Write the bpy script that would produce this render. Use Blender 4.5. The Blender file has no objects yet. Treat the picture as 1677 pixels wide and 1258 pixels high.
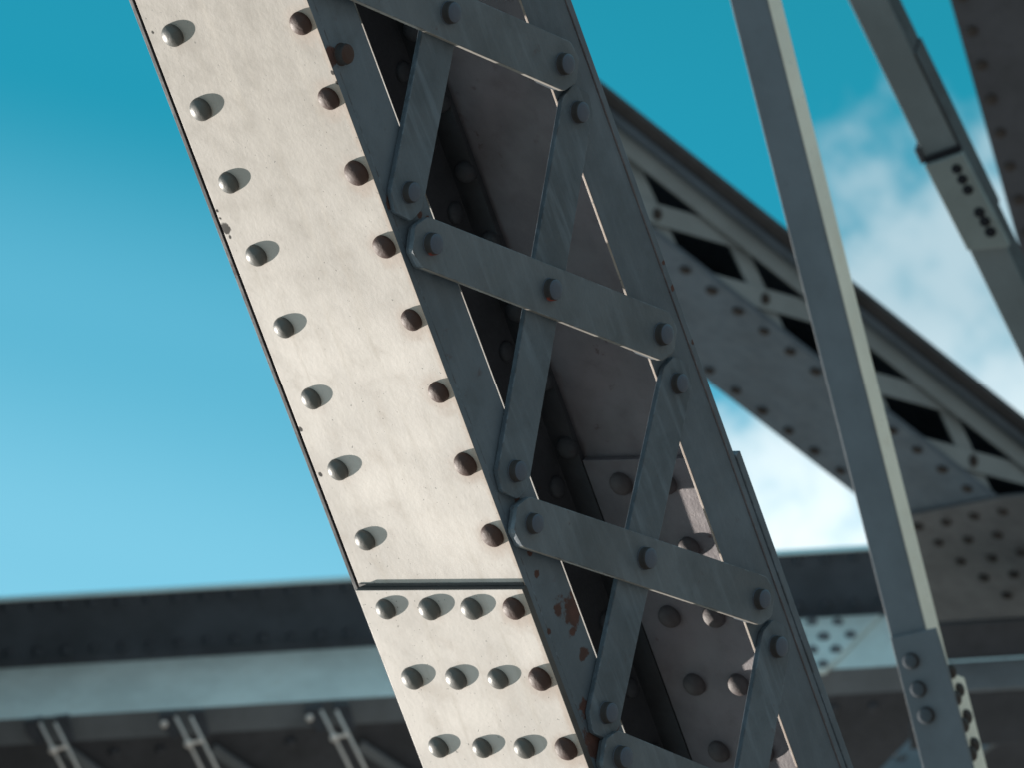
import bpy, bmesh, math, random
from mathutils import Vector, Matrix
random.seed(4)
sc = bpy.context.scene
C = sc.collection

# ------------------------------------------------------------------ camera
W0, H0 = 1677.0, 1258.0
FPX = 12412.8
ROLL, PITCH = math.radians(38), math.radians(22)
CX, CY = 838.5, 629.0
UPC = Vector((-math.cos(PITCH) * math.sin(ROLL), -math.cos(PITCH) * math.cos(ROLL), math.sin(PITCH)))
ZW = Vector((0, 0, 1))
# view basis: x right, y down, z forward, expressed in the world
fwd_h = (Vector((0, 0, 1)) - UPC * UPC.z).normalized()      # horizontal heading inside the view basis
side_h = fwd_h.cross(UPC)
V2W = Matrix((side_h, fwd_h, UPC))                            # rows: world X, Y, Z in view coordinates
CAMPOS = Vector((0, 0, 1.7))


def vw(v):
    return V2W @ Vector(v)


def w_at(px, py, d):
    """point at depth d (metres) seen at photo position px,py"""
    return CAMPOS + vw(((px - CX) / FPX * d, (py - CY) / FPX * d, d))


cam = bpy.data.cameras.new('camera')
cam.sensor_width = 36
cam.lens = FPX / W0 * 36
cam.clip_start, cam.clip_end = 0.5, 20000
co = bpy.data.objects.new('camera', cam)
C.objects.link(co)
rx, ry, rz = vw((1, 0, 0)), vw((0, -1, 0)), vw((0, 0, -1))
mw = Matrix((rx, ry, rz)).transposed().to_4x4()
mw.translation = CAMPOS
co.matrix_world = mw
sc.camera = co
cam.dof.use_dof = True
cam.dof.focus_distance = 11.15
cam.dof.aperture_fstop = 14.5
cam.dof.aperture_blades = 0

# main post frame (p: across the sunlit web, u: across the laced face, v: down the post)
PP = Vector((0.78011713, -0.02205228, -0.62524472))
UU = Vector((0.53664847, -0.49013089, 0.68686253))
VV = Vector((0.32159863, 0.87136985, 0.37052518))
TT = Vector((-0.306799, -0.578952, 11.192807))

# ------------------------------------------------------------------ light
SUN_E = math.radians(16.5)
Lv = (-PP * 0.954 + VV * 0.30).normalized() * math.cos(SUN_E) - UU * math.sin(SUN_E)
Lw = vw(Lv).normalized()
sun = bpy.data.lights.new('sun', 'SUN')
sun.energy = 4.35
sun.angle = math.radians(0.5)
sun.color = (1.0, 0.93, 0.84)
so = bpy.data.objects.new('sun', sun)
C.objects.link(so)
so.rotation_euler = Lw.to_track_quat('Z', 'Y').to_euler()
so.location = (0, 0, 60)
sun_el = math.asin(Lw.z)
sun_az = math.atan2(Lw.x, Lw.y)
print('SUN elevation', math.degrees(sun_el))

world = bpy.data.worlds.new('World')
sc.world = world
world.use_nodes = True
nt = world.node_tree
for n in list(nt.nodes):
    nt.nodes.remove(n)


def N(t, **kw):
    n = nt.nodes.new(t)
    for k, v in kw.items():
        setattr(n, k, v)
    return n


def math_(op, a, b=None, c=None, clamp=False):
    n = nt.nodes.new('ShaderNodeMath')
    n.operation = op
    n.use_clamp = clamp
    for i, x in enumerate((a, b, c)):
        if x is None:
            continue
        if isinstance(x, (int, float)):
            n.inputs[i].default_value = x
        else:
            nt.links.new(x, n.inputs[i])
    return n.outputs[0]


tc = N('ShaderNodeTexCoord')
dirn = tc.outputs['Generated']


def dot(v):
    n = N('ShaderNodeVectorMath', operation='DOT_PRODUCT')
    nt.links.new(dirn, n.inputs[0])
    n.inputs[1].default_value = v
    return n.outputs['Value']


sky = N('ShaderNodeTexSky')
sky.sky_type = 'NISHITA'
sky.sun_disc = False
sky.sun_elevation = sun_el
sky.sun_rotation = sun_az
sky.air_density = 1.0
sky.dust_density = 0.4
sky.ozone_density = 2.0
tint = N('ShaderNodeMix', data_type='RGBA', blend_type='MULTIPLY')
tint.inputs[0].default_value = 1
nt.links.new(sky.outputs[0], tint.inputs[6])
tint.inputs[7].default_value = (0.25, 1.15, 1.0, 1)
# gradient of the clear sky: deep teal overhead, pale towards the lower left of the view
ga = dot(vw((0, 1, 0)))
gb = dot(vw((1, 0, 0)))
g = math_('ADD', math_('MULTIPLY', ga, 1.0), math_('MULTIPLY', gb, -0.22))
ramp = N('ShaderNodeValToRGB')
# value in view: -0.05 (top right) .. +0.04 (bottom left); mapped to 0..1 over -0.08..+0.08
gg = math_('MULTIPLY_ADD', g, 1 / 0.16, 0.5, clamp=True)
nt.links.new(gg, ramp.inputs[0])
cr = ramp.color_ramp
cr.interpolation = 'EASE'
cr.elements[0].position = 0.10
cr.elements[0].color = (0.06, 1.85, 2.6, 1)
cr.elements[1].position = 0.92
cr.elements[1].color = (2.2, 4.8, 6.0, 1)
for p_, c_ in ((0.32, (0.08, 2.05, 3.0)), (0.53, (0.80, 3.15, 4.4)), (0.72, (1.55, 4.1, 5.4))):
    e_ = cr.elements.new(p_)
    e_.color = (*c_, 1)
mixg = N('ShaderNodeMix', data_type='RGBA')
mixg.inputs[0].default_value = 0.85
nt.links.new(tint.outputs[2], mixg.inputs[6])
nt.links.new(ramp.outputs[0], mixg.inputs[7])
# clouds
mp = N('ShaderNodeMapping')
mp.inputs['Scale'].default_value = (1, 1, 1)
nt.links.new(dirn, mp.inputs[0])
nz = N('ShaderNodeTexNoise')
nz.inputs['Scale'].default_value = 78
nz.inputs['Detail'].default_value = 5
nz.inputs['Roughness'].default_value = 0.52
nt.links.new(mp.outputs[0], nz.inputs[0])
nz2 = N('ShaderNodeTexNoise')
nz2.inputs['Scale'].default_value = 150
nz2.inputs['Detail'].default_value = 4
nz2.inputs['Roughness'].default_value = 0.5
nt.links.new(mp.outputs[0], nz2.inputs[0])
nz3 = N('ShaderNodeTexNoise')
nz3.inputs['Scale'].default_value = 3.0
nz3.inputs['Detail'].default_value = 3
nt.links.new(mp.outputs[0], nz3.inputs[0])
# bias: px*0.9 + py (photo px relative to the cloud bank edge)
b1 = math_('ADD', math_('MULTIPLY', gb, 1.6 * FPX), math_('MULTIPLY', ga, 0.9 * FPX))
b1 = math_('ADD', b1, 1.6 * (CX - 1370) + 0.9 * (CY - 330))
b2 = math_('ADD', math_('MULTIPLY', ga, 1.3 * FPX), 1.3 * (CY - 215))
bias = math_('MINIMUM', math_('ADD', math_('MINIMUM', b1, b2), 45), 240)
bn = math_('ADD', math_('MULTIPLY', bias, 1 / 150.0), math_('MULTIPLY', math_('SUBTRACT', nz.outputs[0], 0.5), 5.2))
bn = math_('ADD', bn, math_('MULTIPLY', math_('SUBTRACT', nz2.outputs[0], 0.5), 2.2))
cm = N('ShaderNodeMapRange')
cm.interpolation_type = 'SMOOTHSTEP'
cm.inputs[1].default_value = -0.5
cm.inputs[2].default_value = 2.0
cm.inputs[3].default_value = 0.0
cm.inputs[4].default_value = 0.93
nt.links.new(bn, cm.inputs[0])
# clouds thin out away from this part of the sky
fade = N('ShaderNodeMapRange')
fade.inputs[1].default_value = 0.38
fade.inputs[2].default_value = 0.62
fade.inputs[3].default_value = 0.35
fade.inputs[4].default_value = 1.0
nt.links.new(nz3.outputs[0], fade.inputs[0])
near = N('ShaderNodeMapRange')
near.inputs[1].default_value = 0.985
near.inputs[2].default_value = 0.994
nt.links.new(dot(vw((0, 0, 1))), near.inputs[0])
fm = math_('MAXIMUM', fade.outputs[0], near.outputs[0])
cfac = math_('MULTIPLY', cm.outputs[0], fm)
# broken cloud added unseen behind and above the viewer to raise the fill
bk = N('ShaderNodeMapRange')
bk.interpolation_type = 'SMOOTHSTEP'
bk.inputs[1].default_value = 0.93
bk.inputs[2].default_value = 0.70
bk.inputs[3].default_value = 0.0
bk.inputs[4].default_value = 0.95
nt.links.new(dot(vw((0, 0, 1))), bk.inputs[0])
bk2 = N('ShaderNodeMapRange')
bk2.interpolation_type = 'SMOOTHSTEP'
bk2.inputs[1].default_value = 0.40
bk2.inputs[2].default_value = 0.54
nt.links.new(nz3.outputs[0], bk2.inputs[0])
cfac = math_('MAXIMUM', cfac, math_('MULTIPLY', bk.outputs[0], bk2.outputs[0]))
ccol = N('ShaderNodeMix', data_type='RGBA')
cb = N('ShaderNodeMapRange')
cb.inputs[1].default_value = -0.01
cb.inputs[2].default_value = 0.022
nt.links.new(ga, cb.inputs[0])
nt.links.new(cb.outputs[0], ccol.inputs[0])
ccol.inputs[6].default_value = (3.3, 4.4, 4.9, 1)
ccol.inputs[7].default_value = (6.9, 7.7, 7.9, 1)
mixc = N('ShaderNodeMix', data_type='RGBA')
nt.links.new(cfac, mixc.inputs[0])
nt.links.new(mixg.outputs[2], mixc.inputs[6])
nt.links.new(ccol.outputs[2], mixc.inputs[7])
bgn = N('ShaderNodeBackground')
bgn.inputs['Strength'].default_value = 0.08
nt.links.new(mixc.outputs[2], bgn.inputs[0])
wo = N('ShaderNodeOutputWorld')
nt.links.new(bgn.outputs[0], wo.inputs[0])

sc.view_settings.view_transform = 'Standard'
sc.view_settings.look = 'None'
sc.view_settings.exposure = 0.95
sc.view_settings.gamma = 1.0
sc.cycles.max_bounces = 6
sc.cycles.use_adaptive_sampling = False
sc.cycles.use_denoising = True


# ------------------------------------------------------------------ materials
def paint(name, col, rough=0.55, rust=0.2, bump=0.25, spots=(), chips=0.0, dirt=0.25, scale=1.0,
          streak=0.0, seed=0.0, rustcol=(0.052, 0.020, 0.015), spec=0.4, upper_shade=None, stain=None, wear=0.0):
    m = bpy.data.materials.new(name)
    m.use_nodes = True
    t = m.node_tree
    bs = t.nodes['Principled BSDF']
    L = t.links.new

    def nd(ty, **kw):
        n = t.nodes.new(ty)
        for k, v in kw.items():
            setattr(n, k, v)
        return n

    def mt(op, a, b=None, clamp=False):
        n = nd('ShaderNodeMath', operation=op)
        n.use_clamp = clamp
        for i, x in enumerate((a, b)):
            if x is None:
                continue
            if isinstance(x, (int, float)):
                n.inputs[i].default_value = x
            else:
                L(x, n.inputs[i])
        return n.outputs[0]

    tcn = nd('ShaderNodeTexCoord')
    mpn = nd('ShaderNodeMapping')
    mpn.inputs['Location'].default_value = (seed, seed * 1.7, -seed)
    L(tcn.outputs['Object'], mpn.inputs[0])
    vec = mpn.outputs[0]

    def noise(s, d=4, r=0.55, dist=0.0, v=vec):
        n = nd('ShaderNodeTexNoise')
        n.inputs['Scale'].default_value = s * scale
        n.inputs['Detail'].default_value = d
        n.inputs['Roughness'].default_value = r
        n.inputs['Distortion'].default_value = dist
        L(v, n.inputs[0])
        return n.outputs[0]

    def rng(x, a, b, c=0.0, d=1.0, smooth=True):
        n = nd('ShaderNodeMapRange')
        if smooth:
            n.interpolation_type = 'SMOOTHSTEP'
        n.inputs[1].default_value = a
        n.inputs[2].default_value = b
        n.inputs[3].default_value = c
        n.inputs[4].default_value = d
        L(x, n.inputs[0])
        return n.outputs[0]

    def mix(f, a, b, bt='MIX'):
        n = nd('ShaderNodeMix', data_type='RGBA', blend_type=bt)
        if isinstance(f, (int, float)):
            n.inputs[0].default_value = f
        else:
            L(f, n.inputs[0])
        for i, x in ((6, a), (7, b)):
            if isinstance(x, tuple):
                n.inputs[i].default_value = (*x[:3], 1)
            else:
                L(x, n.inputs[i])
        return n.outputs[2]

    big = noise(4.5, 5, 0.6)
    mid = noise(22, 5, 0.6)
    fine = noise(230, 3, 0.6)
    c = mix(rng(big, 0.35, 0.68), col, tuple(x * (1 - dirt) for x in col))
    c = mix(rng(mid, 0.52, 0.75, 0, 0.5), c, tuple(x * (1 - dirt * 1.1) * k for x, k in zip(col, (1.03, 0.98, 0.93))))
    c = mix(rng(fine, 0.5, 0.8, 0, 0.22), c, tuple(x * 0.72 for x in col))
    if upper_shade:  # light falloff painted into the colour, darkest around the given point
        gd = nd('ShaderNodeVectorMath', operation='DISTANCE')
        L(tcn.outputs['Object'], gd.inputs[0])
        gd.inputs[1].default_value = upper_shade[:3]
        gq = mt('ADD', gd.outputs['Value'], mt('MULTIPLY', mt('SUBTRACT', noise(6, 5, 0.6), 0.5), upper_shade[3] * 1.1))
        c = mix(rng(gq, upper_shade[3] * 0.2, upper_shade[3] * 2.2, 1.0, 0.0), c, tuple(x * k for x, k in zip(col, (0.55, 0.54, 0.52))))
    if stain:
        x0, z0, pitch = stain
        sx = nd('ShaderNodeSeparateXYZ')
        L(tcn.outputs['Object'], sx.inputs[0])
        zw = nd('ShaderNodeMath', operation='WRAP')
        L(mt('SUBTRACT', sx.outputs[2], z0), zw.inputs[0])
        zw.inputs[1].default_value = pitch / 2
        zw.inputs[2].default_value = -pitch / 2
        dx = mt('SUBTRACT', sx.outputs[0], x0)
        dd = mt('SQRT', mt('ADD', mt('MULTIPLY', dx, dx), mt('MULTIPLY', zw.outputs[0], zw.outputs[0])))
        sn = noise(26, 5, 0.65, 0.8)
        dd = mt('ADD', dd, mt('MULTIPLY', mt('SUBTRACT', sn, 0.5), 0.045))
        c = mix(rng(dd, 0.016, 0.044, 0.62, 0.0), c, tuple(x * k for x, k in zip(col, (0.62, 0.52, 0.46))))
        ex = mt('ADD', sx.outputs[0], mt('MULTIPLY', mt('SUBTRACT', noise(34, 5, 0.7), 0.5), 0.026))
        c = mix(rng(ex, -0.012, -0.001, 0.0, 0.7), c, tuple(x * k for x, k in zip(col, (0.66, 0.55, 0.48))))
        # dirt runs down the plate from the rivets
        ml = nd('ShaderNodeMapping')
        ml.inputs['Scale'].default_value = (1, 1, 0.07)
        L(tcn.outputs['Object'], ml.inputs[0])
        c = mix(rng(noise(46, 4, 0.6, 0.3, ml.outputs[0]), 0.50, 0.72, 0, 0.45), c, tuple(x * k for x, k in zip(col, (0.70, 0.68, 0.64))))
    if wear:
        bv = nd('ShaderNodeBevel')
        bv.samples = 4
        bv.inputs[0].default_value = 0.0035
        gn = nd('ShaderNodeNewGeometry')
        dp = nd('ShaderNodeVectorMath', operation='DOT_PRODUCT')
        L(bv.outputs[0], dp.inputs[0])
        L(gn.outputs['Normal'], dp.inputs[1])
        em = rng(dp.outputs['Value'], 0.90, 0.995, 1.0, 0.0)
        wn = noise(55, 5, 0.7)
        em = mt('MULTIPLY', em, rng(wn, 0.44, 0.56, 0.12, wear))
        c = mix(em, c, mix(rng(noise(30, 3, 0.6), 0.46, 0.56), (0.045, 0.030, 0.026), tuple(min(1, x * 1.9) for x in col)))
    if streak:
        ms = nd('ShaderNodeMapping')
        ms.inputs['Scale'].default_value = (1, 1, 0.09)
        ms.inputs['Rotation'].default_value = (math.radians(42), 0, 0)
        L(tcn.outputs['Object'], ms.inputs[0])
        st = noise(60, 3, 0.55, 0.4, ms.outputs[0])
        c = mix(rng(st, 0.46, 0.74, 0, streak), c, tuple(min(1, x * 1.75) for x in col))
    if chips:
        ch = noise(150, 2, 0.5)
        ch2 = noise(9, 2, 0.5)
        cf = mt('MULTIPLY', rng(ch, 0.685, 0.71), rng(ch2, 0.42, 0.6, 0.15, chips))
        c = mix(cf, c, (0.13, 0.12, 0.11))
    rn = noise(38, 6, 0.65)
    rb = noise(7, 4, 0.6)
    rf = mt('MULTIPLY', rng(rn, 0.60, 0.70), rng(rb, 0.51, 0.66))
    rf = mt('MULTIPLY', rf, rust)
    for (x, y, z, r) in spots:
        dn = nd('ShaderNodeVectorMath', operation='DISTANCE')
        L(tcn.outputs['Object'], dn.inputs[0])
        dn.inputs[1].default_value = (x, y, z)
        q = mt('ADD', dn.outputs['Value'], mt('MULTIPLY', mt('SUBTRACT', rn, 0.5), r * 3.2))
        rf = mt('MAXIMUM', rf, rng(q, r * 0.7, r * 1.05, 0.95, 0.0))
    c = mix(rf, c, mix(rng(mid, 0.4, 0.65), rustcol, tuple(x * 1.7 for x in rustcol)))
    L(c, bs.inputs['Base Color'])
    rr = mt('ADD', rng(mid, 0.3, 0.7, rough - 0.06, rough + 0.1), mt('MULTIPLY', rf, 0.3))
    L(rr, bs.inputs['Roughness'])
    bs.inputs['Specular IOR Level'].default_value = spec
    bp = nd('ShaderNodeBump')
    bp.inputs['Strength'].default_value = bump
    bp.inputs['Distance'].default_value = 0.0022
    hgt = mt('ADD', mt('MULTIPLY', noise(115, 3, 0.55), 0.75), mt('ADD', mt('MULTIPLY', noise(16, 3, 0.5), 1.2), mt('MULTIPLY', noise(4.5, 2, 0.5), 3.5)))
    hgt = mt('ADD', hgt, mt('MULTIPLY', rf, -0.5))
    if chips:
        hgt = mt('ADD', hgt, mt('MULTIPLY', cf, -0.6))
    L(hgt, bp.inputs['Height'])
    L(bp.outputs[0], bs.inputs['Normal'])
    return m


# ------------------------------------------------------------------ mesh helpers
class MB:
    def __init__(self):
        self.bm = bmesh.new()

    def box(self, x0, x1, y0, y1, z0, z1):
        vs = [self.bm.verts.new((x, y, z)) for x in (x0, x1) for y in (y0, y1) for z in (z0, z1)]
        for f in ((0, 1, 3, 2), (4, 6, 7, 5), (0, 4, 5, 1), (2, 3, 7, 6), (0, 2, 6, 4), (1, 5, 7, 3)):
            self.bm.faces.new([vs[i] for i in f])
        return self

    def prism(self, poly, axis, a, b):
        """poly in the two remaining axes (in x,y,z order) extruded along axis from a to b"""
        def mk(p, t):
            q = list(p)
            q.insert(axis, t)
            return self.bm.verts.new(q)
        A = [mk(p, a) for p in poly]
        B = [mk(p, b) for p in poly]
        n = len(poly)
        self.bm.faces.new(A)
        self.bm.faces.new(B[::-1])
        for i in range(n):
            self.bm.faces.new((A[i], A[(i + 1) % n], B[(i + 1) % n], B[i]))
        return self

    def head(self, c, n, r, h, seg=28, kind='dome'):
        n = Vector(n).normalized()
        t = n.orthogonal().normalized()
        b = n.cross(t)
        c = Vector(c)
        if kind == 'dome':
            prof = [(r * 1.0, -0.2 * h), (r * 1.0, 0.0), (r * 0.985, 0.22 * h)]
            for k in range(1, 11):
                a = k / 10.5 * math.pi / 2
                prof.append((r * 0.985 * math.cos(a * 0.98), 0.22 * h + 0.78 * h * math.sin(a)))
        else:
            prof = [(r * 1.06, -0.1 * h), (r * 1.06, 0.04 * h), (r, 0.09 * h), (r * 0.97, 0.62 * h), (r * 0.90, 0.85 * h),
                    (r * 0.74, 0.97 * h), (r * 0.4, 1.0 * h)]
        rings = []
        for rr, hh in prof:
            rings.append([self.bm.verts.new(c + n * hh + (t * math.cos(2 * math.pi * i / seg) + b * math.sin(2 * math.pi * i / seg)) * rr)
                          for i in range(seg)])
        for k in range(len(rings) - 1):
            for i in range(seg):
                f = self.bm.faces.new((rings[k][i], rings[k][(i + 1) % seg], rings[k + 1][(i + 1) % seg], rings[k + 1][i]))
                f.smooth = True
        f = self.bm.faces.new(rings[-1])
        f.smooth = True
        self.bm.faces.new(rings[0][::-1])
        return self

    def tube(self, pts, r, seg=12):
        pts = [Vector(p) for p in pts]
        rings = []
        for i, p in enumerate(pts):
            d = (pts[min(i + 1, len(pts) - 1)] - pts[max(i - 1, 0)]).normalized()
            t = d.orthogonal().normalized()
            b = d.cross(t)
            rings.append([self.bm.verts.new(p + (t * math.cos(2 * math.pi * k / seg) + b * math.sin(2 * math.pi * k / seg)) * r)
                          for k in range(seg)])
        for j in range(len(rings) - 1):
            for k in range(seg):
                f = self.bm.faces.new((rings[j][k], rings[j][(k + 1) % seg], rings[j + 1][(k + 1) % seg], rings[j + 1][k]))
                f.smooth = True
        self.bm.faces.new(rings[0][::-1])
        self.bm.faces.new(rings[-1])
        return self

    def build(self, name, mat, parent=None, bevel=0.0015, label=None):
        bmesh.ops.recalc_face_normals(self.bm, faces=self.bm.faces[:])
        me = bpy.data.meshes.new(name)
        self.bm.to_mesh(me)
        self.bm.free()
        me.materials.append(mat)
        o = bpy.data.objects.new(name, me)
        C.objects.link(o)
        o.parent = parent
        if bevel:
            md = o.modifiers.new('bevel', 'BEVEL')
            md.width = bevel
            md.segments = 2
            md.limit_method = 'ANGLE'
            md.angle_limit = math.radians(45)
        if label:
            o['label'] = label
        return o


class Frame:
    """A member's own axes: x, y, z given in view coordinates, origin given in view coordinates (metres)"""
    def __init__(self, o, x, y, z):
        self.o = Vector(o)
        self.M = Matrix((Vector(x), Vector(y), Vector(z))).transposed()
        self.Mi = self.M.transposed()

    def un(self, px, py, axis, val):
        d = Vector(((px - CX) / FPX, (py - CY) / FPX, 1.0))
        o = self.Mi @ (-self.o)
        dl = self.Mi @ d
        t = (val - o[axis]) / dl[axis]
        return o + dl * t

    def empty(self, name, label, cat, group=None):
        e = bpy.data.objects.new(name, None)
        C.objects.link(e)
        m = (V2W @ self.M).to_4x4()
        m.translation = CAMPOS + vw(self.o)
        e.matrix_world = m
        e.empty_display_size = 0.2
        e['label'] = label
        e['category'] = cat
        if group:
            e['group'] = group
        return e


def view_at(px, py, d):
    return Vector(((px - CX) / FPX * d, (py - CY) / FPX * d, d))


def frame_from(o, A, bimg):
    """A: member axis (view coords); bimg: picture direction of the second axis; third completes it"""
    A = Vector(A)
    bz = -(A.x * bimg[0] + A.y * bimg[1]) / A.z
    B = Vector((bimg[0], bimg[1], bz)).normalized()
    A = A.normalized()
    return Frame(o, A, B, A.cross(B))


def place(proto, loc, parent=None, rot=None):
    c = proto.copy()
    C.objects.link(c)
    c.parent = parent if parent is not None else proto.parent
    c.location = loc
    if rot is not None:
        c.rotation_euler = rot
    return c


def head_proto(name, mat, parent, n, r, h, kind, loc, seg=28):
    o = MB().head((0, 0, 0), n, r, h, seg, kind).build(name, mat, parent, bevel=0)
    o.location = loc
    return o


SIDE = []


class Heads:
    """rivets or bolts of one look on one parent; the first is built, the rest are copies sharing its mesh"""
    def __init__(self, name, mat, n, r, h, kind='dome', seg=28, rim=None):
        self.a = (name, mat, n, r, h, kind, seg, rim)
        self.me = None
        self.n = Vector(n).normalized()

    def put(self, loc, parent, label=None):
        name, mat, n, r, h, kind, seg, rim = self.a
        if self.me is None:
            o = head_proto(name, mat, parent, n, r, h, kind, loc, seg)
            if kind == 'dome' and rim:
                second_mat(o, rim, lambda nn, c, m=self.n: nn.dot(m) < 0.50)
            if kind == 'bolt' and (rim or SIDE):
                second_mat(o, rim or SIDE[0], lambda nn, c, m=self.n: nn.dot(m) < 0.55)
            self.me = o.data
        else:
            o = bpy.data.objects.new(name, self.me)
            C.objects.link(o)
            o.parent = parent
            o.location = loc
        o.rotation_mode = 'QUATERNION'
        from mathutils import Quaternion
        o.rotation_quaternion = Quaternion(self.n, random.uniform(0, 6.28) if self.a[4 + 1] == 'dome' else random.uniform(-0.4, 0.4))
        s = random.uniform(0.95, 1.06)
        o.scale = (s * random.uniform(0.97, 1.04), s * random.uniform(0.92, 1.06) if self.n.y > 0.9 else s, s * random.uniform(0.97, 1.04))
        if label:
            o['label'] = label
        return o


# ------------------------------------------------------------------ ground
gm = paint('ground_gravel', (0.30, 0.275, 0.245), rough=0.9, rust=0, bump=0.3, dirt=0.3, scale=0.2)
g_ = MB()
g_.box(-3000, 3000, -3000, 3000, -1, 0)
ground = g_.build('ground', gm, None, bevel=0)
ground['kind'] = 'structure'

# ------------------------------------------------------------------ main laced post
post = Frame(TT, PP, -UU, VV)      # local x = p, y = -u, z = v


def pu(px, py, p):                 # photo position on the laced face at offset p -> (u, v)
    q = post.un(px, py, 0, p)
    return -q.y, q.z


VT, VB = -1.5, 3.0
root = post.empty('laced_post', 'massive leaning riveted steel post with sunlit cream side and shaded cross-laced side', 'bridge post')

star = post.un(368, 374, 1, 0)
star2 = post.un(356, 345, 1, 0)
edge_s = [post.un(x, y, 1, 0) for x, y in ((361, 357), (377, 388), (525, 778), (492, 704), (250, 52), (520, 18), (545, 118), (552, 135), (640, 352), (650, 372), (662, 396), (690, 470), (838, 860), (828, 842), (772, 705))]
chipspots = [(q.x, 0.0, q.z, 0.0042) for q in edge_s] + [(star.x, star.y, star.z, 0.010), (star2.x, star2.y, star2.z, 0.004)]
M_sun = paint('cream_bridge_paint', (0.545, 0.488, 0.450), rough=0.55, rust=0.04, bump=0.13, chips=1.0, dirt=0.24, upper_shade=(-0.17, 0.0, -0.05, 0.40), stain=(-0.0265, 0.0555, 0.1256),
              spots=chipspots, rustcol=(0.016, 0.014, 0.013))
sp_a = post.un(560, 90, 0, 0)
rs = [(post.un(*q, 0, 0.0), r) for q, r in (((934, 990), 0.024), ((950, 968), 0.016), ((915, 1002), 0.010), ((938, 1035), 0.010), ((962, 1000), 0.014), ((868, 905), 0.008), ((880, 940), 0.006), ((900, 1035), 0.006), ((1100, 470), 0.006), ((1085, 430), 0.005), ((700, 360), 0.007), ((688, 352), 0.006), ((860, 835), 0.008), ((1135, 560), 0.007), ((1010, 1190), 0.010), ((548, 92), 0.016), ((640, 330), 0.012), ((705, 432), 0.010),
                                       ((846, 810), 0.014), ((850, 860), 0.012), ((960, 1165), 0.020), ((975, 1215), 0.028), ((940, 1010), 0.020),
                                       ((955, 1070), 0.012), ((690, 405), 0.010), ((1005, 1200), 0.014), ((950, 940), 0.014))]
M_fl = paint('shaded_cream_flange', (0.098, 0.126, 0.160), wear=0.8, rough=0.5, rust=0.55, bump=0.45, dirt=0.28, streak=0.12,  # same cream paint as the web, with shade put into its base
             spots=[(a.x, a.y, a.z, r) for a, r in rs], seed=2.3)
M_bar = paint('shaded_cream_bar', (0.098, 0.120, 0.146), wear=0.9, streak=0.22, rough=0.5, rust=0.6, bump=0.55, dirt=0.32, seed=5.1, spec=0.5)  # shaded copy of the cream for the lacing bars
M_barst = paint('shaded_cream_weathered', (0.088, 0.113, 0.142), wear=0.8, rough=0.55, rust=0.6, bump=0.55, dirt=0.35, streak=0.42, seed=7.7)  # weathered bars, cream base likewise darkened for shade
M_in = paint('shaded_cream_inner', (0.190, 0.162, 0.175), rough=0.6, rust=0.6, bump=0.5, dirt=0.35, seed=3.3)  # cream far web, with the shade inside the post in its colour
M_rust = paint('rusty_rivet_paint', (0.062, 0.026, 0.019), rough=0.6, rust=1.0, bump=0.6, dirt=0.4, seed=1.2)
M_riv = paint('dark_rivet_paint', (0.088, 0.083, 0.076), spec=0.45, rough=0.48, rust=0.6, bump=0.4, dirt=0.25, seed=9.4)  # whole head darker than the plate
M_boltside = paint('rusty_shaded_bolt_side', (0.036, 0.032, 0.034), rough=0.7, rust=0.9, bump=0.4, dirt=0.4, seed=4.9, rustcol=(0.13, 0.032, 0.02))  # rust plus the shade on the bolt sides, both in this colour
M_redbolt = paint('bolt_paint', (0.072, 0.090, 0.130), rough=0.45, rust=0.5, bump=0.4, dirt=0.25, seed=4.4)

WP = 0.3305
SIDE.append(M_boltside)
M_edge = paint('shaded_edge_paint', (0.075, 0.07, 0.07), rough=0.65, rust=0.6, bump=0.5, dirt=0.4, seed=5.9)  # plate edges darkened in the colour because they lie in shade
M_blk = paint('dark_shaded_paint', (0.048, 0.046, 0.052), rough=0.65, rust=0.5, bump=0.4, dirt=0.4, seed=2.9)  # base blackened for shade inside the post and on dark sides


def second_mat(o, mat, test):
    o.data.materials.append(mat)
    for p in o.data.polygons:
        if test(p.normal, p.center):
            p.material_index = 1
    return o


# webs and splice plates.  y = -u
web = MB().box(-WP, -0.0, -0.012, 0.0, VT, VB).build('web_plate', M_sun, root, 0.0008, 'sunlit cream web plate with two lines of rivets')
second_mat(web, M_fl, lambda n, c: n.x > 0.9)  # edge turned from the sun takes the shaded copy
fw = MB().box(-WP, 0.002, -0.560, -0.548, VT, VB).build('web_plate', M_in, root, 0.0012, 'shaded far web plate seen through the lacing')
second_mat(fw, M_fl, lambda n, c: n.x > 0.9)
spl = MB().box(-0.3295, 0.0025, 0.0003, 0.0125, 1.0175, VB).build('splice_plate', M_sun, root, 0.0010, 'sunlit splice plate with rows of four rivets')
second_mat(spl, M_edge, lambda n, c: n.x > 0.9 or n.z < -0.9)
MB().box(-0.285, -0.058, -0.5478, -0.536, 1.100, VB).build('splice_plate', M_in, root, 0.0015, 'shaded inner splice plate with large rivets')
q0 = pu(1205, 742, 0.0)
MB().box(-0.3, 0.004, -0.5745, -0.5605, q0[1], VB).build('splice_plate', M_fl, root, 0.0015, 'outer splice plate on the far side edge')

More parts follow.
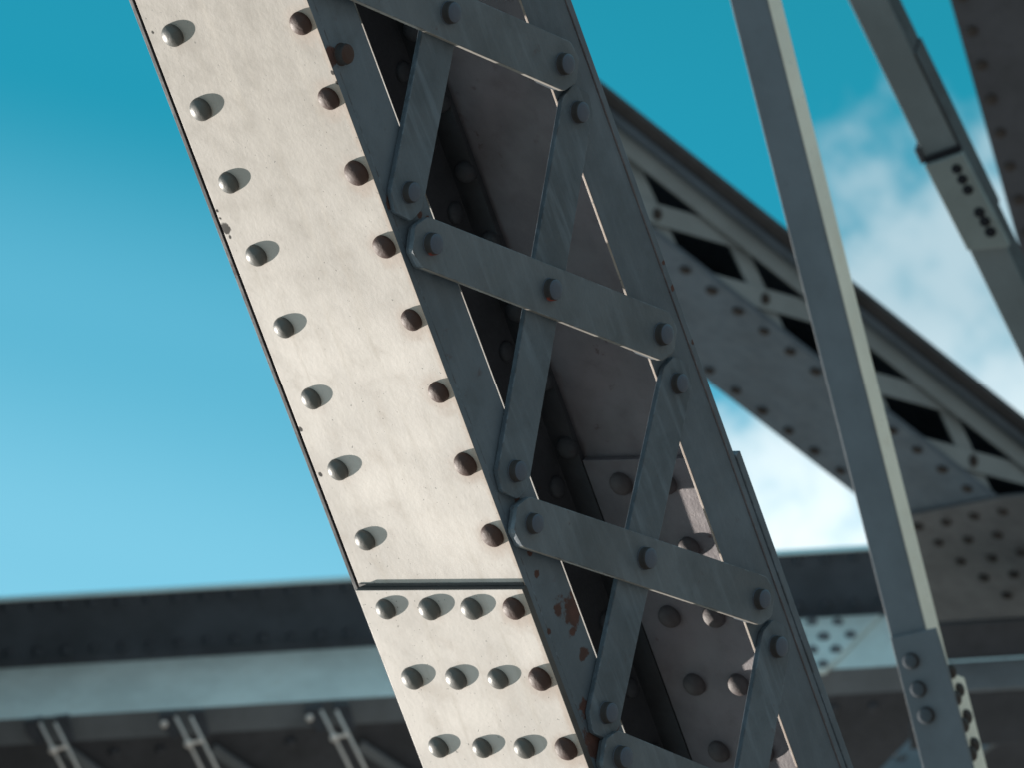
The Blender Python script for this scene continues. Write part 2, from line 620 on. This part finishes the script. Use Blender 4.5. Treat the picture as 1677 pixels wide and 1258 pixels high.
# corner angles: laced-face leg + web leg (L sections)
UL, UR = 0.0945, 0.4515
ANG = [
    ([(-0.0615, -0.0125), (-0.0615, -0.0235), (-0.0075, -0.0235), (-0.0050, -UL), (-0.0005, -UL), (-0.0005, -0.0125)], 'near'),
    ([(-0.0615, -0.5475), (-0.0615, -0.5365), (-0.0075, -0.5365), (-0.0050, -UR), (-0.0005, -UR), (-0.0005, -0.5475)], 'far'),
    ([(-0.285, -0.0125), (-0.285, -0.0235), (-0.335, -0.0235), (-0.3375, -0.092), (-0.3415, -0.092), (-0.3415, 0.001), (-0.3345, 0.001), (-0.3345, -0.0125)], 'back near'),
    ([(-0.288, -0.5475), (-0.288, -0.5365), (-0.335, -0.5365), (-0.3375, -0.4655), (-0.3415, -0.4655), (-0.3415, -0.5475)], 'back far'),
]
for poly, nm in ANG:
    ang = MB().prism(poly, 2, VT, VB).build('corner_angle', M_fl if nm[:4] != 'back' else M_blk, root, 0.0006)
    if 'far' in nm:
        second_mat(ang, M_sun, lambda n, c: n.y > 0.9 and abs(c.y) < 0.50)  # sun-catching inner edges take the lit cream copy

MB().box(-0.3290, -0.001, 0.0003, 0.0022, 1.0118, 1.0173).build('seam_shade_strip', M_edge, root, 0.0008, 'dark strip painted as shade along the top of the splice plate')  # dark strip laid where the contact shade of the splice falls
# rivets on the sunlit web
Rc = Heads('rivet', M_riv, (0, 1, 0), 0.0182, 0.0138)
Rr = Heads('rivet', M_rust, (0, 1, 0), 0.0188, 0.0145)
for i in range(-5, 8):
    v = 0.0525 + 0.1256 * i
    Rc.put((-0.2815, 0.0, v + 0.002), root)
    Rr.put((-0.0265, 0.0, v - 0.0035), root, 'rust-browned rivet by the corner edge' if 0 <= i < 8 else None)
for j in range(0, 5):
    v = 1.0502 + 0.1256 * j
    for k, x in enumerate((-0.2805, -0.1925, -0.109, -0.026)):
        (Rr if k == 3 else Rc).put((x, 0.0125, v), root, 'rust-browned rivet by the corner edge' if k == 3 else None)
# rivets inside on the far web: splice rows and flange line
M_inr = paint('dull_inner_rivet', (0.085, 0.068, 0.07), rough=0.6, rust=0.7, bump=0.5, dirt=0.35, seed=3.9)
Ri = Heads('rivet', M_inr, (0, 1, 0), 0.0195, 0.017)
for j, v in enumerate((1.1425, 1.2625, 1.3895, 1.5175, 1.6445, 1.772)):
    for x in (-0.221, -0.131):
        Ri.put((x, -0.536, v), root)
Ri2 = Heads('rivet', M_blk, (1, 0, 0), 0.017, 0.011)
for i in range(-2, 14):
    Ri2.put((-0.336, -0.512, 0.13 + 0.1256 * i), root)
Ri3 = Heads('rivet', M_blk, (0, 1, 0), 0.0185, 0.015)
for i in range(-2, 9):
    Ri3.put((-0.304, -0.5365, 0.07 + 0.1256 * i), root)

# lacing
TB = 0.0095
Bb = Heads('bolt_head', M_redbolt, (1, 0, 0), 0.0168, 0.0145, 'bolt')


M_rimc = paint('sunlit_edge_cream', (0.34, 0.32, 0.30), rough=0.5, rust=0.6, bump=0.3, dirt=0.35, seed=9.9)  # lighter copy of the bar paint for edges that catch sun
M_redlip = paint('rust_lip_shaded_side', (0.036, 0.032, 0.034), rough=0.7, rust=0.9, bump=0.4, dirt=0.4, seed=4.9, spots=[(0.004, 0.010, 0.012, 0.013)], rustcol=(0.16, 0.030, 0.020))  # same shaded side with a red rust lip
Bred = Heads('bolt_head', M_redbolt, (1, 0, 0), 0.0168, 0.0145, 'bolt', rim=M_redlip)


def bar_poly(a, b, w, end=0.039):
    """outline (in u,v) of a bar from bolt a to bolt b with clipped rounded ends"""
    a, b = Vector(a), Vector(b)
    d = (b - a).normalized()
    n = Vector((-d.y, d.x))
    h = w / 2
    prof = [(0.55, 1.0), (0.30, 1.0), (0.78, 0.80), (1.0, 0.42), (1.0, -0.42), (0.78, -0.80), (0.30, -1.0), (0.55, -1.0)]
    pts = []
    for e, s in ((0.22, 1.0), (0.38, 0.96), (0.92, 0.56), (1.0, 0.42), (1.0, -0.42), (0.92, -0.56), (0.38, -0.96), (0.22, -1.0)):
        pts.append(b + d * end * e + n * h * s)
    for e, s in ((0.22, -1.0), (0.38, -0.96), (0.92, -0.56), (1.0, -0.42), (1.0, 0.42), (0.92, 0.56), (0.38, 0.96), (0.22, 1.0)):
        pts.append(a - d * end * e + n * h * s)
    return pts


def lace_bar(a, b, w, p0, mat, bolts, pad=False, label=None, sgn=1, red=()):
    poly = [(-q.x, q.y) for q in bar_poly(a, b, w)]
    mb = MB().prism(poly, 0, p0, p0 + sgn * TB)
    o = mb.build('lacing_bar', mat, root, 0.0012, label)
    if pad:
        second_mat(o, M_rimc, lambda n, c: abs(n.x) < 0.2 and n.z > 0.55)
    if pad:
        for c0, c1 in ((a, b), (b, a)):
            c0, c1 = Vector(c0), Vector(c1)
            d = (c1 - c0).normalized()
            pp_ = [(-q.x, q.y) for q in bar_poly(c0 - d * 0.0, c0 + d * 0.026, w * 0.97, 0.034)]
            MB().prism(pp_, 0, p0 - 0.0092, p0 - 0.0003).build('packing_plate', mat, o, 0.0008)
    for i, (u, v) in enumerate(bolts):
        (Bred if i in red else Bb).put((p0 + TB, -u, v), o)
    return o


WA, WB_ = 0.0790, 0.0775
pA, pB = 0.0100, 0.0002
mA, mBt = pA + TB + 0.007, pB + TB + 0.007
A_L = {-1: (549, -62), 0: (711, 399), 1: (877, 858), 2: (1021, 1241)}
A_R = {-1: (927, 104), 0: (1088, 547), 1: (1249, 982)}
A_M = {-1: (740, 20), 0: (906, 474), 1: (1061, 915)}
B_R = {-1: (951, 183), 0: (1114, 628), 1: (1276, 1060)}
B_L = {-2: (675, 314), -1: (849, 772), 0: (998, 1168)}
PER = Vector(pu(*A_R[1], mA)) - Vector(pu(*A_R[0], mA))
for k in (-1, 0, 1):
    a, b, m_ = pu(*A_L[k], mA), pu(*A_R[k], mA), pu(*A_M[k], mA)
    lace_bar(a, b, WA, pA, M_bar, (a, b, m_), True, {-1: 'topmost slanting lacing bar', 0: 'middle slanting lacing bar', 1: 'lowest full slanting lacing bar'}[k], red={-1: (), 0: (0, 2), 1: ()}[k])
# the next slanting bar starts at the bottom edge of the view
a2 = Vector(pu(*A_L[2], mA))
b2 = Vector(pu(*A_R[1], mA)) + Vector((0, 0.47))
lace_bar(tuple(a2), tuple(b2), WA, pA, M_bar, (tuple(a2), tuple(b2)), True)
for k in (-1, 0):
    a, b = pu(*B_R[k], mBt), pu(*B_L[k], mBt)
    lace_bar(a, b, WB_, pB, M_barst, (a, b))
b = Vector(pu(*B_L[-2], mBt))
a = Vector(pu(*B_R[-1], mBt)) - Vector((0, 0.472))
lace_bar(tuple(a), tuple(b), WB_, pB, M_barst, (tuple(a), tuple(b)))
a = Vector(pu(*B_R[1], mBt))
b = Vector((a.x - 0.43, a.y + 0.39))
lace_bar(tuple(a), tuple(b), WB_, pB, M_barst, (tuple(a), tuple(b)))
# more panels beyond the view
for k in (-2, -3):
    a, b, m_ = [Vector(pu(*q[-1], mA)) + Vector((0, 0.478)) * (k + 1) for q in (A_L, A_R, A_M)]
    lace_bar(tuple(a), tuple(b), WA, pA, M_bar, (tuple(a), tuple(b), tuple(m_)), True)
    a = Vector(pu(*B_R[-1], mBt)) + Vector((0, 0.478)) * k
    b = Vector(pu(*B_L[-1], mBt)) + Vector((0, 0.478)) * k
    lace_bar(tuple(a), tuple(b), WB_, pB, M_barst, (tuple(a), tuple(b)))
# lone rusty bolt on the near flange
ub = pu(566, 88, 0.008)
Heads('bolt_head', M_rust, (1, 0, 0), 0.0165, 0.015, 'bolt').put((-0.0005, -ub[0], ub[1]), root, 'rusty bolt head on the near flange edge')
# lacing on the hidden back side lets light into the post
for k in range(-4, 6):
    v0 = 0.20 + 0.478 * k
    for (a, b, p0) in (((0.060, v0), (0.500, v0 + 0.39), -0.342), ((0.500, v0), (0.060, v0 + 0.39), -0.3525)):
        poly = [(-q.x, q.y) for q in bar_poly(a, b, 0.062)]
        MB().prism(poly, 0, p0 - TB, p0).build('lacing_bar', M_blk, root, 0.0012)

# ------------------------------------------------------------------ chord girder behind (runs down to the right)
M_ch = paint('grey_paint_chord', (0.092, 0.122, 0.160), rough=0.55, rust=0.5, bump=0.3, dirt=0.25, seed=6.0)
M_chr = paint('rusty_chord_rivet', (0.04, 0.030, 0.028), rough=0.7, rust=0.8, bump=0.3, dirt=0.3, seed=6.5)
M_lac = paint('pale_grey_paint_lacing', (0.26, 0.29, 0.31), rough=0.5, rust=0.3, bump=0.3, dirt=0.15, seed=8.0)

ch = frame_from(view_at(1075, 386, 25.0), (1, 0.75, 0.9), (1, -0.19))
# local x down the chord, y out of the laced side, z out of the riveted soffit plate
chr_ = ch.empty('chord_girder', 'blurred grey riveted girder sloping down to the right behind the post, cross-laced along its side', 'girder')
yb = ch.un(1157, 624, 2, 0.0).y
zt = ch.un(1120, 316, 1, 0.0).z
XA, XB = -2.2, 3.4
MB().box(XA, XB, yb, 0.0, -0.012, 0.0).build('soffit_plate', M_ch, chr_, 0.003)
MB().box(XA, XB, yb, yb + 0.012, zt - 0.06, -0.0125).build('side_plate', M_ch, chr_, 0.003)
MB().box(XA, XB, yb, -0.02, zt - 0.075, zt - 0.062).build('cover_plate', M_ch, chr_, 0.003)
MB().prism([(-0.012, zt - 0.06), (0.010, zt - 0.06), (0.010, zt + 0.030), (0.0, zt + 0.030), (0.0, zt - 0.02), (-0.012, zt - 0.02)], 0, XA, XB).build('flange_angle', M_lac, chr_, 0.002)
MB().box(XA, XB, 0.0003, 0.010, -0.016, 0.0012).build('flange_angle', M_ch, chr_, 0.002)
yo = ch.un(1157, 285, 2, zt - 0.061).y
print('chord', yb, zt, yo)
MB().prism([(0.0105, zt - 0.062), (yo * 0.5, zt - 0.055), (yo - 0.02, zt - 0.061), (yo, zt - 0.075), (yo - 0.01, zt - 0.10), (0.0105, zt - 0.11)], 0, XA, XB).build('cornice', M_blk, chr_, 0.004)
MB().tube([(XA, yo * 0.33, zt - 0.048), (XB, yo * 0.33, zt - 0.048)], 0.018).build('conduit', M_ch, chr_, 0)
Rch = Heads('rivet', M_chr, (0, 0, 1), 0.0195, 0.016, seg=18)
for (p0, p1, n, lo, hi) in (((1161, 475), (1341, 606), 4, -1, 10), ((1158, 606), (1380, 770), 5, -1, 5)):
    a, b = ch.un(*p0, 2, 0), ch.un(*p1, 2, 0)
    for i in range(lo, hi + 1):
        q = a + (b - a) * (i / n)
        Rch.put((q.x, (a.y + b.y) / 2, 0.0), chr_)
# X lacing
xa, xb = ch.un(1076, 355, 1, -0.002), ch.un(1256, 483, 1, -0.002)
step = (xb.x - xa.x)
c0, c1, c2 = ch.un(1256, 483, 1, 0), ch.un(1147, 452, 1, 0), ch.un(1290, 557, 1, 0)
h1, h2 = (c1 - c0), (c2 - c0)


def flat_bar(fr_parent, a, b, w, axis, t0, t1, mat, name, bevel=0.002, zmax=None):
    a, b = Vector(a), Vector(b)
    d = (b - a).normalized()
    n = Vector((-d.y, d.x)) * w / 2
    poly = [a + n, b + n, b - n, a - n]
    if zmax is not None:
        out = []
        for i in range(len(poly)):
            p, q = poly[i], poly[(i + 1) % len(poly)]
            if p.y <= zmax:
                out.append(p)
            if (p.y <= zmax) != (q.y <= zmax):
                out.append(p + (q - p) * ((zmax - p.y) / (q.y - p.y)))
        poly = out
    return MB().prism([tuple(p) for p in poly], axis, t0, t1).build(name, mat, fr_parent, bevel)


Rlb = Heads('bolt_head', M_chr, (0, 1, 0), 0.02, 0.014, seg=16)
for k in range(-2, 7):
    cx_, cz_ = xa.x + step * k, (xa.z + xb.z) / 2
    for h, t in ((h1, -0.006), (h2, -0.0165)):
        k0 = 1.15
        k1 = min(1.35, (cz_ - zt - 0.0) / h.z)
        b_ = flat_bar(chr_, (cx_ + h.x * k0, cz_ + h.z * k0), (cx_ - h.x * k1, cz_ - h.z * k1), 0.072, 1, t - 0.009, t, M_lac, 'lacing_bar', zmax=-0.0185)
    Rlb.put((cx_, -0.006, cz_), chr_)
# gusset and splice near the joint
def poly_on(fr, pts, axis, val):
    out = []
    for p in pts:
        q = list(fr.un(*p, axis, val))
        q.pop(axis)
        out.append(tuple(q))
    return out


M_chg = paint('brown_grey_joint_paint', (0.128, 0.122, 0.130), rough=0.6, rust=0.7, bump=0.3, dirt=0.3, seed=6.9)
gp = poly_on(ch, [(1440, 855), (1642, 816), (1690, 812), (1790, 960), (1790, 1050), (1470, 1042)], 2, 0.0135)
MB().prism(gp, 2, 0.0005, 0.0135).build('gusset_plate', M_chg, chr_, 0.002, 'joint plate with a lattice of rusty rivets')
Rg = Heads('rivet', M_chr, (0, 0, 1), 0.0195, 0.016, seg=18)
for p in ((1503, 862), (1549, 855), (1595, 845), (1642, 838), (1537, 889), (1585, 884), (1633, 876), (1573, 920), (1624, 914), (1672, 905), (1611, 946), (1660, 941), (1649, 975)):
    q = ch.un(*p, 2, 0.0135)
    Rg.put((q.x, q.y, 0.0135), chr_)
a, b = ch.un(1498, 1040, 2, 0.01), ch.un(1760, 1032, 2, 0.01)

# ------------------------------------------------------------------ cross beam behind everything
M_bm = paint('dark_teal_paint', (0.072, 0.082, 0.105), rough=0.55, rust=0.4, bump=0.3, dirt=0.3, seed=11)
M_bl = paint('pale_skylit_paint', (0.80, 0.90, 0.90), rough=0.5, rust=0.15, bump=0.2, dirt=0.18, seed=12)  # pale base carries the skylight on the sloping side
M_bg = paint('mid_grey_paint', (0.165, 0.175, 0.195), rough=0.55, rust=0.3, bump=0.2, dirt=0.2, seed=13)
M_dk = paint('dark_brown_grey_paint', (0.058, 0.058, 0.070), rough=0.65, rust=0.5, bump=0.3, dirt=0.3, seed=14)
DB = 28.0
Ab = Vector((1, -0.0585, 0.05)).normalized()
Yb = Vector((0.0585, 1, 0)).normalized()
Yb = (Yb - Ab * Yb.dot(Ab)).normalized()
bm = Frame(view_at(0, 987, DB), Ab, Yb, Ab.cross(Yb))
br = bm.empty('cross_beam', 'long blurred horizontal bridge beam with dark riveted top band and pale sloping side', 'beam')
K = DB / FPX
prof = [(0.0, 0.0)]
for px_, al in ((98, 28), (13, 10), (78, -60), (43, 18), (230, 38)):
    y, z = prof[-1]
    dy = px_ * K
    prof.append((y + dy, z + dy * math.tan(math.radians(al))))


def strip(i, mat, name, th=0.014, x0=-3.5, x1=4.6, g=0.0, bev=0):
    (y0, z0), (y1, z1) = prof[i], prof[i + 1]
    d = Vector((y1 - y0, z1 - z0)).normalized()
    n = Vector((-d.y, d.x))          # away side
    if n.y < 0:
        n = -n
    a, b = Vector((y0, z0)) + d * g, Vector((y1, z1)) - d * g
    return MB().prism([tuple(a), tuple(b), tuple(b + n * th), tuple(a + n * th)], 0, x0, x1).build(name, mat, br, bev)


strip(0, M_bm, 'top_plate')
strip(1, M_bm, 'flange_angle')
strip(2, M_bl, 'side_plate')
strip(3, M_bg, 'bottom_flange')
strip(4, M_dk, 'soffit_plate', th=0.02)
MB().box(-3.5, 4.6, -0.006, 0.0, -0.012, 0.6).build('cap_plate', M_bl, br, 0.002)
# rivet lines on the dark band
def on_strip(i, s, out=0.0):
    (y0, z0), (y1, z1) = prof[i], prof[i + 1]
    return (y0 + (y1 - y0) * s, z0 + (z1 - z0) * s)


def strip_n(i):
    (y0, z0), (y1, z1) = prof[i], prof[i + 1]
    d = Vector((y1 - y0, z1 - z0)).normalized()
    n = Vector((d.y, -d.x))
    if n.y > 0:
        n = -n
    return (0, n.x, n.y)


Rb = Heads('rivet', M_bm, strip_n(0), 0.02, 0.017, seg=14)
for s_, st_, n_ in ((0.10, 0.105, 35), (0.88, 0.105, 35)):
    for i in range(n_):
        y, z = on_strip(0, s_)
        x = 0.02 + i * st_
        if 1.37 < x < 2.7:
            continue
        Rb.put((x, y, z), br)
Rbd = Heads('rivet', M_dk, strip_n(4), 0.022, 0.018, seg=12)
for x in (-0.1, 0.39, 0.56, 1.04, 1.21, 3.05, 3.2):
    y, z = on_strip(4, 0.1)
    Rbd.put((x, y, z), br)
# riveted plate on the pale side between post and hanger
def pol_strip(pts, i):
    """photo polygon projected onto strip i, returned as 3-D points on the strip plane"""
    n = Vector(strip_n(i))
    p0 = Vector((0, prof[i][0], prof[i][1]))
    out = []
    for (px, py) in pts:
        d = bm.Mi @ Vector(((px - CX) / FPX, (py - CY) / FPX, 1.0))
        o = bm.Mi @ (-bm.o)
        t = (p0 - o).dot(n) / d.dot(n)
        out.append(o + d * t)
    return out, n


def slab(pts3, n, th, name, mat, parent, off=0.0008, bev=0.002):
    mb = MB()
    A = [mb.bm.verts.new(p + n * off) for p in pts3]
    B = [mb.bm.verts.new(p + n * (off + th)) for p in pts3]
    mb.bm.faces.new(A)
    mb.bm.faces.new(B[::-1])
    k = len(A)
    for i in range(k):
        mb.bm.faces.new((A[i], A[(i + 1) % k], B[(i + 1) % k], B[i]))
    return mb.build(name, mat, parent, bev)


pts, n = pol_strip([(1240, 1026), (1441, 1015), (1352, 1106), (1240, 1112)], 2)
slab(pts, n, 0.022, 'joint_plate', M_bl, br)
Rp = Heads('rivet', M_bg, tuple(n), 0.022, 0.018, seg=14)
pp, _ = pol_strip([(1330, 1029), (1372, 1029), (1349, 1053), (1393, 1050), (1330, 1075), (1369, 1074), (1348, 1098), (1310, 1052)], 2)
for q in pp:
    Rp.put(tuple(q + n * 0.023), br)
# pale lateral plates low on the right
for poly, nm in (([(1425, 1285), (1500, 1208), (1560, 1175), (1560, 1285)], 'lateral_plate'), ([(1560, 1172), (1700, 1148), (1700, 1172), (1598, 1246), (1560, 1262)], 'lateral_plate')):
    pts, n = pol_strip(poly, 2)
    pts = [p + Vector((0, 0, 0)) for p in pts]
    slab(pts, n, 0.02, nm, M_bg, br)
pts, n = pol_strip([(1475, 1249), (1637, 1201)], 2)
for q in pts:
    Rp.put(tuple(q + n * 0.021), br)
# thin braces crossing the soffit
for (p, q) in (((352, 1212), (455, 1282)), ((592, 1206), (700, 1276)), ((112, 1214), (205, 1282))):
    pts, n = pol_strip([p, q, (q[0] - 9, q[1] + 12), (p[0] - 9, p[1] + 12)], 4)
    slab(pts, n, 0.02, 'soffit_brace', M_bg, br, off=0.02)

# hangers: bracket and two rods below the beam
M_rod = paint('worn_bare_steel_rod', (0.90, 0.80, 0.76), rough=0.35, rust=0.6, bump=0.3, dirt=0.2, seed=15, spec=0.8)
LB = ('pair of dim rods in a bracket under the beam, leftmost of three pairs', 'pair of bright rods in a bracket under the beam, middle of three pairs',
      'pair of bright rods in a bracket under the beam, closest to the sunlit post')
for k, (px, py) in enumerate(((80, 1176), (300, 1166), (536, 1156))):
    o3 = pol_strip([(px, py)], 3)[0][0]
    cv = bm.o + bm.M @ o3 + Vector((0, 0, -0.27))
    sc_ = cv.z / FPX
    hf = Frame(cv, bm.M.col[0], bm.M.col[1], bm.M.col[2])
    hr = hf.empty('rod_hanger', LB[k], 'hanger rods', 'paired rods hanging under the cross beam')
    P = lambda x, y, z=0.0: (x * sc_, y * sc_, z)
    m1 = MB()
    m1.prism([P(-34, 0)[:2], P(-4, -4)[:2], P(4, 34)[:2], P(-14, 40)[:2], P(-30, 20)[:2]], 2, 0.0, 0.24)
    m1.build('bracket', M_dk, hr, 0.004)
    m2 = MB()
    m2.prism([P(14, -3)[:2], P(40, -5)[:2], P(48, 38)[:2], P(28, 40)[:2]], 2, 0.01, 0.24)
    m2.build('bracket', M_dk, hr, 0.004)
    MB().tube([P(-8, 2, -0.02), P(30, 90, -0.02), P(58, 160, -0.02)], 0.0060).build('rod', M_rod, hr, 0)
    MB().tube([P(17, 4, -0.02), P(54, 90, -0.02), P(82, 160, -0.02)], 0.0060).build('rod', M_rod, hr, 0)
    m3 = MB()
    m3.tube([P(11, 48, -0.02), P(37, 44, -0.02)], 0.007)
    m3.head(P(11, 48, -0.03), (0, 0, -1), 0.016, 0.014, 14)
    m3.build('clamp', M_rod, hr, 0)
    if k:
        MB().head(P(-27, 14, 0.0), (0, 0, -1), 0.014, 0.016, 14).build('bolt_head', M_rod, hr, 0)

# foot plate of the joint between chord and beam
jf = Frame(view_at(1500, 1062, 26.2), Ab, Yb, Ab.cross(Yb))
jr = jf.empty('joint_shelf', 'dark heavy shelf plate under the joint of the girder, right of the hanger', 'joint plate')
MB().prism([(-0.075, 0.0), (0.055, 0.10), (0.055, 0.30), (-0.075, 0.30)], 0, -0.02, 1.2).build('shelf_plate', M_dk, jr, 0.004)
MB().prism([(0.06, 0.12), (0.16, 0.05), (0.17, 0.07), (0.07, 0.14)], 0, -0.02, 1.2).build('shelf_edge', M_bg, jr, 0.004)
MB().prism([(0.172, 0.075), (0.36, 0.20), (0.36, 0.22), (0.172, 0.10)], 0, -0.02, 1.2).build('lower_plate', M_dk, jr, 0.004)

# ------------------------------------------------------------------ slender hanger in the middle distance
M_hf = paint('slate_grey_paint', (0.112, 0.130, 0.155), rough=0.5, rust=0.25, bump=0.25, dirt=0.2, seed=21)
M_hs = paint('pale_lit_side', (0.80, 0.75, 0.65), rough=0.32, rust=0.1, bump=0.15, dirt=0.12, seed=22, spec=0.7)  # pale base stands in for light on the narrow side
hg = frame_from(view_at(1255, 0, 16.0), (0.2565, 1, 0.1), (1, -0.21))
hr = hg.empty('slender_hanger', 'slender steel strut crossing in front of the sloping girder, dark front and pale narrow side', 'strut')
yw = hg.un(1195, 0, 2, 0).y
zd = hg.un(1280, 0, 1, 0).z
print('hanger', yw, zd)
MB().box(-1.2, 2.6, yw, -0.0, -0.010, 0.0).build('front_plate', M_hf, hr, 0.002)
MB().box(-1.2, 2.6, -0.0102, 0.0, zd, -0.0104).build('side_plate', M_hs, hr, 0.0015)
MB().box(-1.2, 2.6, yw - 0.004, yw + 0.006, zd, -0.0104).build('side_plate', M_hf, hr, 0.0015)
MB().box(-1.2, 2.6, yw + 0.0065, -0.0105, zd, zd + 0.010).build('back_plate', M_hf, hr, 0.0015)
gpl = poly_on(hg, [(1458, 1046), (1531, 1030), (1549, 1088), (1606, 1310), (1526, 1325)], 2, 0.012)
gpl[0] = (gpl[0][0], yw + 0.003)
gpl[-1] = (gpl[-1][0], yw + 0.003)
MB().prism(gpl, 2, 0.0005, 0.012).build('gusset_plate', M_hf, hr, 0.0015, 'front plate with three round bolts')
M_hb = paint('slate_bolt_paint', (0.070, 0.080, 0.095), rough=0.7, rust=0.3, bump=0.25, dirt=0.3, seed=23, spec=0.15)
Hb = Heads('bolt_head', M_hb, (0, 0, 1), 0.0175, 0.012, 'bolt')
for p in ((1491, 1084), (1503, 1130), (1516, 1173)):
    q = hg.un(*p, 2, 0.018)
    Hb.put((q.x, q.y, 0.012), hr)
spx = hg.un(1553, 1092, 1, 0.012)
spe = hg.un(1571, 1112, 1, 0.012)
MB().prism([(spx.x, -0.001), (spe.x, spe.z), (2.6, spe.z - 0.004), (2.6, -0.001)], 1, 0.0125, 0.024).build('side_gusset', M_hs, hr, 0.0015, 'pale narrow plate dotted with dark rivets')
Hs = Heads('rivet', M_chr, (0, 1, 0), 0.0165, 0.013, seg=16)
for p in ((1557, 1101), (1570, 1131), (1564, 1145), (1582, 1175), (1576, 1189), (1594, 1221), (1590, 1236)):
    q = hg.un(*p, 1, 0.024)
    Hs.put((q.x, 0.024, q.z), hr)

# ------------------------------------------------------------------ spliced diagonal, upper right
M_d2 = paint('grey_green_paint', (0.130, 0.148, 0.160), rough=0.55, rust=0.25, bump=0.2, dirt=0.2, seed=31)
d2 = frame_from(view_at(1452, 0, 20.0), (0.512, 1, 0.4), (1, -0.36))
dr = d2.empty('spliced_diagonal', 'grey diagonal strut at upper right with a wider riveted splice plate', 'strut')
yw2 = d2.un(1389, 0, 2, 0).y
zd2 = d2.un(1476, 0, 1, 0).z
MB().box(-0.9, 2.2, yw2, 0.0, -0.012, 0.0).build('front_plate', M_d2, dr, 0.002)
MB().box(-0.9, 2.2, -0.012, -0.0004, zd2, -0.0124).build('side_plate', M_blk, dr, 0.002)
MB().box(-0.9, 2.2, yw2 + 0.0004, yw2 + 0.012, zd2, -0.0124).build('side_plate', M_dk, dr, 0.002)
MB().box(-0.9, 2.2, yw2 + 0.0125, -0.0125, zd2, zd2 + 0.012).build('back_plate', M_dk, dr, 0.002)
gpl = poly_on(d2, [(1514, 272), (1575, 251), (1653, 404), (1584, 410)], 2, 0.026)
d2_spl = MB().prism(gpl, 2, 0.0005, 0.026).build('splice_plate', M_d2, dr, 0.002)
sx0, sx1 = d2.un(1516, 252, 2, 0).x, d2.un(1597, 402, 2, 0).x
MB().box(d2.un(1512, 238, 2, 0).x, sx0 + 0.02, yw2 - 0.014, yw2 - 0.0005, -0.05, 0.01).build('packing_plate', M_dk, dr, 0.002)
MB().box(d2.un(1575, 238, 1, 0).x - 0.30, d2.un(1620, 380, 1, 0).x, 0.0005, 0.006, zd2, -0.013).build('side_splice', M_blk, dr, 0.002)
M_flat = paint('matt_dark_rivet_shade', (0.022, 0.022, 0.026), rough=0.95, rust=0, bump=0.1, dirt=0.1, spec=0.0)  # rivets and their shadow in one dark tone, gap shade too
M_spl = paint('pale_splice_paint', (0.185, 0.205, 0.205), rough=0.55, rust=0.25, bump=0.2, dirt=0.2, seed=33)
Dr = Heads('rivet', M_flat, (0, 0, 1), 0.0150, 0.006, seg=16)
d2_spl.data.materials[0] = M_spl
gap = poly_on(d2, [(1516, 258), (1571, 238), (1575, 250), (1515, 271)], 2, 0.012)
MB().prism(gap, 2, 0.0005, 0.010).build('gap_shade_strip', M_flat, dr, 0.001)  # dark strip standing for the shadow above the splice plate
for p in ((1567, 276), (1576, 293), (1585, 310), (1604, 347), (1613, 362), (1622, 379)):
    q = d2.un(*p, 2, 0.026)
    Dr.put((q.x, q.y, 0.026), dr)

# ------------------------------------------------------------------ broad plate at the right edge
M_d3 = paint('dark_grey_brown_paint', (0.062, 0.062, 0.076), rough=0.6, rust=0.3, bump=0.25, dirt=0.25, seed=41)
d3 = frame_from(view_at(1556, 0, 24.0), (0.3376, 1, 0.8), (1, -0.20))
er = d3.empty('broad_riveted_post', 'broad dark riveted plate post cut by the right edge of the photo', 'bridge post')
MB().box(-1.2, 2.2, 0.0, 0.62, -0.014, 0.0).build('front_plate', M_d3, er, 0.003)
MB().box(-1.2, 2.2, 0.0004, 0.014, -0.4, -0.0144).build('side_plate', M_d3, er, 0.003)
MB().box(-1.2, 2.2, 0.606, 0.6196, -0.4, -0.0144).build('side_plate', M_d3, er, 0.003)
Er = Heads('rivet', M_chr, (0, 0, 1), 0.02, 0.011, seg=16)
a, b = d3.un(1591, 50, 2, 0), d3.un(1667, 269, 2, 0)
for i in range(-4, 9):
    q = a + (b - a) * (i / 4)
    Er.put((q.x, a.y, 0), er)
    Er.put((q.x, 0.62 - a.y, 0), er)

# ------------------------------------------------------------------ sun blocker added out of frame to the left; it shades the far girders
tl = Frame(Vector((-2.2, 0.8, 27.0)), (0, 0, 1), (0, 1, 0), (-1, 0, 0))
tr = tl.empty('sun_blocker', 'added unseen grey plate blocking the sun, beyond the left side of the view', 'sun blocker')
MB().box(-1.3, 2.6, -1.9, 2.6, 0.0, 0.02).build('face_plate', M_d3, tr, 0.004)  # face of the added sun blocker
for x in (-1.3, 2.58):
    MB().box(x, x + 0.02, -1.9, 2.6, 0.0204, 0.6).build('side_plate', M_d3, tr, 0.004)  # side of the added sun blocker
